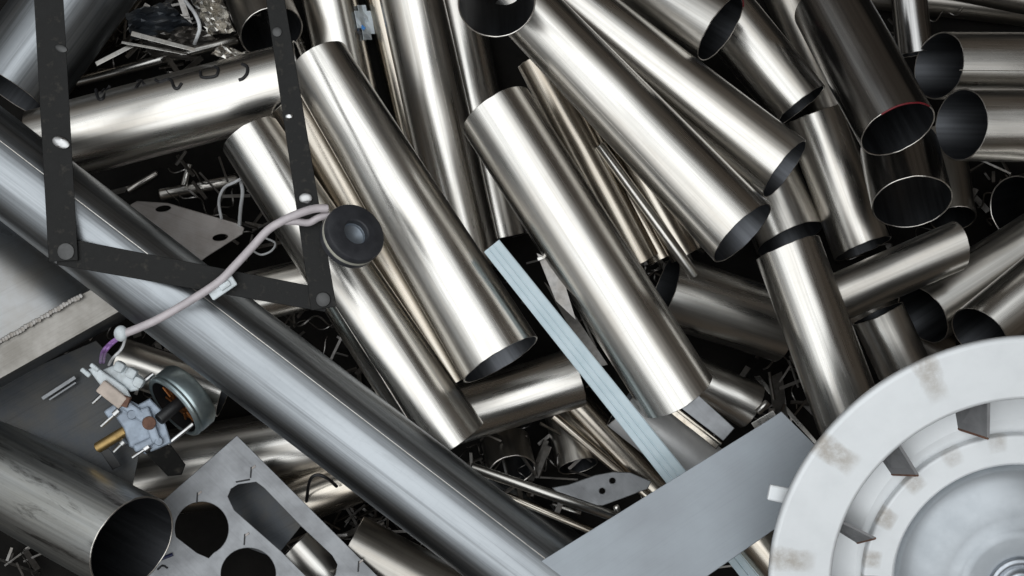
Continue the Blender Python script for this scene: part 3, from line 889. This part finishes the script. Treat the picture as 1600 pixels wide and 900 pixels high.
# ------------------------------------------------------------------ grey flat bar
fb = [(775, 930), (800, 905), (1195, 660), (1221, 643), (1300, 722), (1292, 770), (1080, 918)]
z = settle(poly_samples(fb, 22, 4, (0.0, 0.0)), tol=0.8)
o = put('flat_bar', slab_bm(fb, th=9, bev=1.0, z=z), M['bluegrey'])
tag(o, 'wide blue grey flat bar lying over the blue strip toward the fan wheel', 'flat bar')
FB_Z = z
# ------------------------------------------------------------------ white fan wheel
fz = FB_Z + 142
fan_c = (1590, 902)
root = empty('fan_wheel', P(fan_c[0], fan_c[1], fz))
root.rotation_euler = (math.radians(13), 0, 0)
tag(root, 'white painted fan wheel with brown weld burns in the lower right corner', 'fan wheel')
S = K * (H - fz) / H
STEP = math.radians(30)
A0 = math.radians(102)        # first vane, counter-clockwise from +x in world axes
ringm = fan_paint('fan_lacquer_ring', (A0 - math.radians(1.5) + STEP / 2, STEP, 0.058, 284, 394))
platem = fan_paint('fan_lacquer', None)
hubm = fan_paint('fan_lacquer_hub', (math.radians(90) + math.radians(360 / 39), math.radians(360 / 19.5), 0.075, 186, 228))
M['domegrey'] = plain('grey_dome_lacquer', (0.40, 0.425, 0.45), 0.38, 0.55, (0.34, 0.365, 0.39), 20, 0.05, 1200)
def fan_part(name, prof, mat, parent, dx=0, dy=0, n=128, smooth=False):
    bm = lathe_bm([(r * S, z * S) for r, z in prof], n)
    me = bm_mesh(bm)
    if smooth: me.polygons.foreach_set('use_smooth', [True] * len(me.polygons))
    else:
        me.polygons.foreach_set('use_smooth', [abs(p.normal.z) < 0.995 for p in me.polygons])
    o = link_mesh(name, me, mat, parent)
    o.matrix_parent_inverse = Matrix.Identity(4)
    o.location = (dx * S, -dy * S, 0)
    return o
ring = fan_part('front_ring', [(292, -14), (290.5, -3), (293, -0.8), (296, 0), (380, -4), (384, -5.5), (387, -8), (387, -18), (384, -20), (296, -15), (292, -14)], ringm, root)
fan_part('back_plate', [(0, -140), (328, -140), (334, -136), (334, -18), (328, -18), (328, -112), (240, -56), (120, -56), (0, -56)], platem, root)
hub_dx, hub_dy = 2, 14
hub = fan_part('hub_ring', [(234, -58), (234, -44), (232, -41), (229, -40), (190, -37), (187, -38), (185, -42), (182, -48), (120, -52), (0, -52)], hubm, root, hub_dx, hub_dy)
fan_part('dome', [(183, -54), (182, -44), (176, -34), (164, -24), (148, -15), (130, -9), (112, -6), (98, -5), (92, -1), (87, 2), (79, 3), (40, 3), (0, 3)], M['domegrey'], root, hub_dx, hub_dy, smooth=True)
fan_part('shaft_boss', [(50, -2), (50, 9), (48, 12), (42, 13), (39, 11), (37, 6), (33, 6), (31, 17), (27, 21), (0, 22)], M['hub'], root, hub_dx, hub_dy)
# vanes stand between the back plate and the front ring, leaning a little
for k in range(12):
    an = A0 + STEP * k
    bm = bmesh.new()
    top_z, bot_z = -9, -112
    er, et = Vector((math.cos(an), math.sin(an), 0)), Vector((-math.sin(an), math.cos(an), 0))
    # the outer end lies under the ring, the free end reaches toward the hub
    outer, inner = 326, 232
    lean = 34
    sk = 0.16
    def pt(r, z, off): return (er * r + et * (off + (lean if z < -20 else 0) + (300 - r) * sk)) * S + Vector((0, 0, z * S))
    th = 2.2
    vs = [bm.verts.new(pt(r, z, o_)) for o_ in (-th, th) for r, z in ((outer, top_z), (inner, top_z), (inner + 6, -62), (outer, bot_z))]
    for f in ((0, 1, 2, 3), (7, 6, 5, 4), (0, 4, 5, 1), (1, 5, 6, 2), (2, 6, 7, 3), (3, 7, 4, 0)): bm.faces.new([vs[i] for i in f])
    me = bm_mesh(bm)
    v = link_mesh('vane', me, M['vane'], root); v.matrix_parent_inverse = Matrix.Identity(4)
    # rusty bare edge along the free side
    ea, eb = pt(inner, top_z, 0), pt(inner + 6, -62, 0)
    e = link_mesh('rusty_edge', bm_mesh(cyl_between(ea, eb, 2.3 * S, 8)), M['rust'], v); e.matrix_parent_inverse = Matrix.Identity(4)
# lug on the rim
lug = box_bm(1217, 772, fz - 14, 34, 25, 10, 12, 3)
lo = put('lug', lug, platem, root)
pts_, r_ = world_samples(np.array([(fan_c[0] + 340 * math.cos(t), fan_c[1] + 340 * math.sin(t), -20, 20) for t in np.linspace(0, 6.28, 60)]), fz)
placed_p.append(pts_); placed_r.append(r_)

# ------------------------------------------------------------------ black strap frame riveted at the corners
za = TUBES['long']['z'] + 82
strapA = ((74, -40), (99, 408)); strapB = ((92, 392), (512, 470)); strapC = ((424, -40), (506, 482))
root = empty('strap_frame', P(99, 408, za))
tag(root, 'black flat steel straps riveted into an open frame at the left', 'strap frame')
put('strap', slab_bm(bar_poly(*strapA, 46, 46), th=5, bev=0.8, z=za + 6), M['strap'], root)
put('strap', slab_bm(bar_poly(*strapB, 44, 36), th=5, bev=0.8, z=za), M['strap'], root)
put('strap', slab_bm(bar_poly(*strapC, 28, 40), th=5, bev=0.8, z=za + 6), M['strap'], root)
def dome(px, py, z, r, h, mat, parent, name='rivet', sq=1.0, ang=0):
    bm = lathe_bm([(r * 1.0, -2), (r, 0.5), (r * 0.92, h * 0.55), (r * 0.6, h * 0.9), (0, h)], 24)
    s = K * (H - z) / H
    bmesh.ops.scale(bm, vec=(s, s * sq, s), verts=bm.verts[:])
    bm.transform(Matrix.Translation(P(px, py, z)) @ Matrix.Rotation(math.radians(ang), 4, 'Z'))
    return put(name, bm, M[mat], parent, True)
dome(96, 223, za + 6, 15, 7, 'rivet', root, sq=0.62, ang=-22)
dome(96, 76, za + 6, 10, 3, 'darkrivet', root, sq=0.6, ang=-20)
dome(103, 393, za + 6, 14, 3, 'darkrivet', root)
dome(452, 182, za + 6, 6.5, 4, 'rivet', root, sq=0.7)
dome(478, 310, za + 6, 11, 5, 'rivet', root, sq=0.8)
dome(433, 50, za + 6, 8, 3, 'darkrivet', root)
dome(505, 468, za + 6, 12, 4, 'darkrivet', root)

# ------------------------------------------------------------------ rubber washer, cable
wz = za + 36
wc = P(555, 364, wz)
axis = Vector((0.50, 0.40, 0.77)).normalized()
u = axis.orthogonal().normalized(); v = axis.cross(u)
wm = Matrix.Translation(wc) @ Matrix((u, v, axis)).transposed().to_4x4()
ws = K * (H - wz) / H
root = empty('rubber_washer', wc)
tag(root, 'round black rubber washer with a steel hub, threaded on the pink cable', 'washer')
def wpart(name, prof, mat):
    bm = lathe_bm([(r * ws, z * ws) for r, z in prof], 56); bm.transform(wm)
    return put(name, bm, M[mat], root, True)
wpart('rubber_ring', [(19.5, 0), (20, 3), (22, 4.5), (45, 4.5), (48, 3), (49.5, 0), (49.5, -8), (47, -10), (20, -10), (19.5, 0)], 'rubber')
wpart('metal_band', [(30, -10), (48.5, -10.2), (49.3, -12), (49.3, -15), (48.5, -16), (30, -16), (30, -10)], 'cream')
wpart('rubber_ring', [(30, -16), (47, -16), (49, -18), (49, -26), (46, -29), (30, -29), (30, -16)], 'rubber')
wpart('hub', [(20.5, -6), (19.5, -7), (18.5, -11), (8, -15), (0, -16)], 'slate')

root = empty('cable', P(335, 445, za + 14))
tag(root, 'pale pink sleeved cable from the rubber washer down to the small motor', 'cable')
zc = za + 20
cpts = [(512, 326, wz - 14), (492, 326, wz - 8), (466, 334, wz), (440, 346, wz), (418, 360, zc + 12), (394, 386, zc + 6), (368, 414, zc), (342, 440, zc - 2), (300, 468, zc), (252, 496, zc), (220, 511, zc), (192, 522, zc)]
put('sleeve', curve_bm([P(*p) for p in cpts], 6.2 * K, 14), M['sleeve'], root, True)
put('sleeve', curve_bm([P(x, y, z_) for x, y, z_ in [(515, 336, wz - 20), (498, 340, wz - 16), (482, 348, wz - 12), (462, 346, wz - 6), (445, 346, wz - 2)]], 5.5 * K, 12), M['sleeve'], root, True)
clip = put('cable_clip', join_bm(box_bm(347, 449, zc - 6, 46, 20, 6, -34, 2.5), box_bm(352, 446, zc - 2, 18, 9, 9, -34, 2)), M['white'], root)
b = bmesh.new(); bmesh.ops.create_uvsphere(b, u_segments=18, v_segments=12, radius=11 * K * 0.95); b.transform(Matrix.Translation(P(189, 521, zc)) @ Matrix.Diagonal((1, 1.15, 0.9, 1)))
put('tie_bead', b, M['white'], root, True)
mz = min(za - 40, settle([(205, 650, 4, 34), (285, 630, 6, 52)], tol=0.95))
for dx in (0, 5):
    put('inner_wire', curve_bm([P(186 + dx, 526, zc), P(172 + dx, 536, zc - 8), P(160 + dx, 550, zc - 20), P(157 + dx, 566, mz + 40)], 2.4 * K, 8), M['purple'], root, True)
put('inner_wire', curve_bm([P(196, 528, zc - 6), P(190, 545, zc - 20), P(176, 560, zc - 36), P(170, 570, mz + 30)], 2.2 * K, 8), M['wire'], root, True)

# ------------------------------------------------------------------ small motor
root = empty('small_motor', P(235, 650, mz - 60))
tag(root, 'small electric motor with zinc can, copper winding and white terminal block', 'motor')
ca, cb = P(270, 638, mz + 22), P(300, 606, mz - 4)
w = (cb - ca).normalized(); w = Vector((w.x, w.y, w.z)).normalized()
def along(prof, mat, name, org=ca, ax=None, n=48, parent=root, smooth=True):
    ax = ax or axis_m
    u = ax.orthogonal().normalized(); v = ax.cross(u)
    bm = lathe_bm([(r * K, z * K) for r, z in prof], n)
    bm.transform(Matrix.Translation(org) @ Matrix((u, v, ax)).transposed().to_4x4())
    me = bm_mesh(bm)
    sharpen(me)
    return recentre(link_mesh(name, me, M[mat], parent))
axis_m = Vector((0.64, 0.58, -0.52)).normalized()      # from the open side to the closed end
along([(50, 2), (52, 0), (55, 0), (58, 2), (59, 5), (58, 8), (57.2, 9.5), (58.5, 12), (59, 14), (59, 36), (56, 41), (48, 43), (0, 43)], 'can', 'can')
along([(49.5, 2), (49.5, 35), (0, 35)], 'black', 'can_inner_shade')  # black inner surface, the shade inside the can put into colour
co_ = along([(20, 16), (34, 16), (38, 19), (38, 28), (34, 32), (18, 32), (18, 18), (20, 16)], 'copper', 'winding')
for k in range(9):
    an = k / 9 * 6.283
    uu = axis_m.orthogonal().normalized(); vv = axis_m.cross(uu)
    p0 = ca + (uu * math.cos(an) + vv * math.sin(an)) * 19 * K + axis_m * 13 * K
    p1 = ca + (uu * math.cos(an + 0.25) + vv * math.sin(an + 0.25)) * 38 * K + axis_m * 14 * K
    put('wire_turn', cyl_between(p0, p1, 2.0 * K, 8), M['copper'], co_, True)
along([(0, -30), (9, -30), (10, -28), (10, 20), (0, 20)], 'black', 'rotor')
for (x0, y0, x1, y1) in ((262, 694, 302, 662), (212, 606, 240, 584)):
    put('spacer_post', cyl_between(P(x0, y0, mz + 22), P(x1, y1, mz + 14), 4.0 * K, 14), M['rivet'], root, True)
# cast frame
bz = mz + 30
fr = [(172, 640), (194, 620), (216, 632), (234, 622), (252, 640), (268, 692), (228, 710), (202, 698), (192, 668)]
cf = put('cast_frame', join_bm(slab_bm(fr, th=26, bev=3, z=bz), box_bm(208, 640, bz + 2, 50, 16, 16, 35, 3), box_bm(236, 664, bz + 3, 15, 58, 14, -20, 3),
     box_bm(176, 642, bz - 2, 22, 14, 16, -35, 3), box_bm(226, 694, bz, 34, 12, 16, -25, 3)), M['cast'], root)
put('screw_hole', cyl_between(P(233, 661, bz + 4), P(233, 661, bz + 14), 11 * K, 20, 0.1), M['rust'], cf, True)
put('boss', cyl_between(P(206, 648, bz), P(206, 648, bz + 12), 8 * K, 18, 0.2), M['cast'], cf, True)
put('boss', cyl_between(P(248, 690, bz - 4), P(248, 690, bz + 10), 7 * K, 18, 0.2), M['cast'], cf, True)
put('screw_hole', box_bm(196, 627, bz + 12, 13, 17, 12, 20, 1), M['rust'], cf)
tb = put('terminal_block', join_bm(slab_bm([(138, 577), (150, 572), (198, 606), (206, 622), (192, 630), (160, 606)], th=22, bev=3, z=bz + 8),
      slab_bm([(160, 578), (190, 566), (224, 590), (216, 610), (204, 612)], th=18, bev=3, z=bz - 2)), M['white'], root)
for (x, y) in ((187, 573), (206, 583), (217, 597)):
    put('lobe', box_bm(x, y, bz + 2, 17, 17, 18, 30, 5), M['white'], tb, True)
for (x, y, r_) in ((134, 582, 18), (148, 574, 16)):
    put('prong', box_bm(x, y, bz + 8, r_, 7, 8, 40, 2), M['white'], tb)
put('brush_holder', box_bm(176, 616, bz + 10, 46, 22, 18, 38, 2.5), M['tan'], root)
put('brass_shaft', cyl_between(P(152, 700, bz - 22), P(198, 672, bz - 8), 9.0 * K, 24), M['brass'], root, True)
for (x0, y0, x1, y1) in ((145, 630, 160, 616), (158, 666, 178, 648), (207, 715, 226, 702), (178, 706, 190, 694)):
    sc_ = put('screw', join_bm(cyl_between(P(x0, y0, bz - 2), P(x1, y1, bz + 2), 3.2 * K, 12), cyl_between(P(x1, y1, bz + 2), P(x1 + (x1 - x0) * 0.45, y1 + (y1 - y0) * 0.45, bz + 3), 6.2 * K, 14)), M['rivet'], root, True)
put('mount_plate', slab_bm([(224, 704), (262, 688), (290, 726), (284, 742), (262, 744)], th=6, bev=1, z=bz - 20, tilt=(-0.5, -0.3)), M['strap'], root)
put('mount_plate', slab_bm([(156, 705), (170, 700), (190, 728), (176, 734)], th=6, bev=1, z=bz - 26, tilt=(0, -0.2)), M['black'], root)

# ------------------------------------------------------------------ marks on the tubes
def stroke(key, pts, r=2.7, mat='ink', name='marker_stroke'):
    T = TUBES[key]
    w = [on_tube(key, x, y, 0.2 * K) for x, y in pts]
    bm = curve_bm(w, r * K, 8, 5)
    o = link_mesh(name, bm_mesh(bm, True), M[mat], T['o'])
    recentre(o)
    return o
for st in ([(150, 140), (152, 150), (156, 156), (162, 152), (168, 140), (172, 134)], [(158, 146), (163, 140)],
           [(212, 138), (217, 131), (221, 126), (214, 128)], [(221, 126), (226, 133)],
           [(243, 125), (250, 128), (262, 124), (268, 126), (272, 136), (278, 138), (284, 130)],
           [(313, 112), (315, 120), (326, 121), (338, 118), (341, 108), (336, 104)],
           [(378, 100), (386, 104), (386, 114), (380, 122), (373, 125)]):
    stroke('l_mark', st)
def rim_paint(key, a0, a1, end=1, r=1.5):
    T = TUBES[key]; n = 14; pts = []
    for i in range(n):
        an = a0 + (a1 - a0) * i / (n - 1)
        rr = float(T['radius'](np.array([an]), float(end))[0]) - 1.0 * K
        idx = int(round(an / (2 * math.pi) * 72)) % 72
        zz = (T['e1'] if end else T['e0'])[idx]
        pts.append(T['m'] @ Vector((rr * math.cos(an), rr * math.sin(an), zz + 0.5 * K)))
    recentre(link_mesh('red_paint', bm_mesh(curve_bm(pts, r * K, 8, 3), True), M['red'], T['o']))
rim_paint('t9', math.radians(35), math.radians(118))
rim_paint('t7', math.radians(-20), math.radians(20))
# lengthwise weld seams
for key, an in (('t2', 125), ('t19', 40), ('v_two', 70), ('long', 60), ('t5', 130), ('t12', 75)):
    T = TUBES[key]; an = math.radians(an)
    pts = []
    for i in range(24):
        t = i / 23
        rr = float(T['radius'](np.array([an]), t)[0]) - 0.55 * K
        pts.append(T['m'] @ Vector((rr * math.cos(an), rr * math.sin(an), (-0.44 + 0.86 * t) * T['L'])))
    recentre(link_mesh('weld_seam', bm_mesh(curve_bm(pts, 1.0 * K, 6, 2), True), M['edge'], T['o']))
# torn sticker
T = TUBES['v_one']
st = bmesh.new(); grid = []
for j in range(7):
    for i in range(5):
        x, y = 552 + i * 6.5 + j * 1.6, 8 + j * 9
        p = on_tube('v_one', min(x, 588), y, (2 + 3.0 * math.sin(i * 1.7 + j * 2.1) ** 2) * K)
        grid.append(st.verts.new(p))
for j in range(6):
    for i in range(4):
        if (i, j) in ((0, 0), (3, 0), (0, 5), (0, 4), (3, 5)): continue
        k = j * 5 + i
        st.faces.new((grid[k], grid[k + 1], grid[k + 6], grid[k + 5]))
fs = st.faces[:]
bmesh.ops.recalc_face_normals(st, faces=fs); bmesh.ops.solidify(st, geom=fs, thickness=0.8 * K)
so = recentre(link_mesh('torn_sticker', bm_mesh(st), M['paper'], T['o']))
for (x, y, mt) in ((567, 43, 'stickerblue'), (562, 51, 'ink')):
    p = on_tube('v_one', x, y, 6 * K)
    b = bmesh.new(); bmesh.ops.create_cube(b, size=1); bmesh.ops.scale(b, vec=(9 * K, 6 * K, 1 * K), verts=b.verts[:])
    b.transform(Matrix.Translation(p) @ Matrix.Rotation(math.radians(-40), 4, 'Z'))
    recentre(link_mesh('sticker_print', bm_mesh(b), M[mt], so))
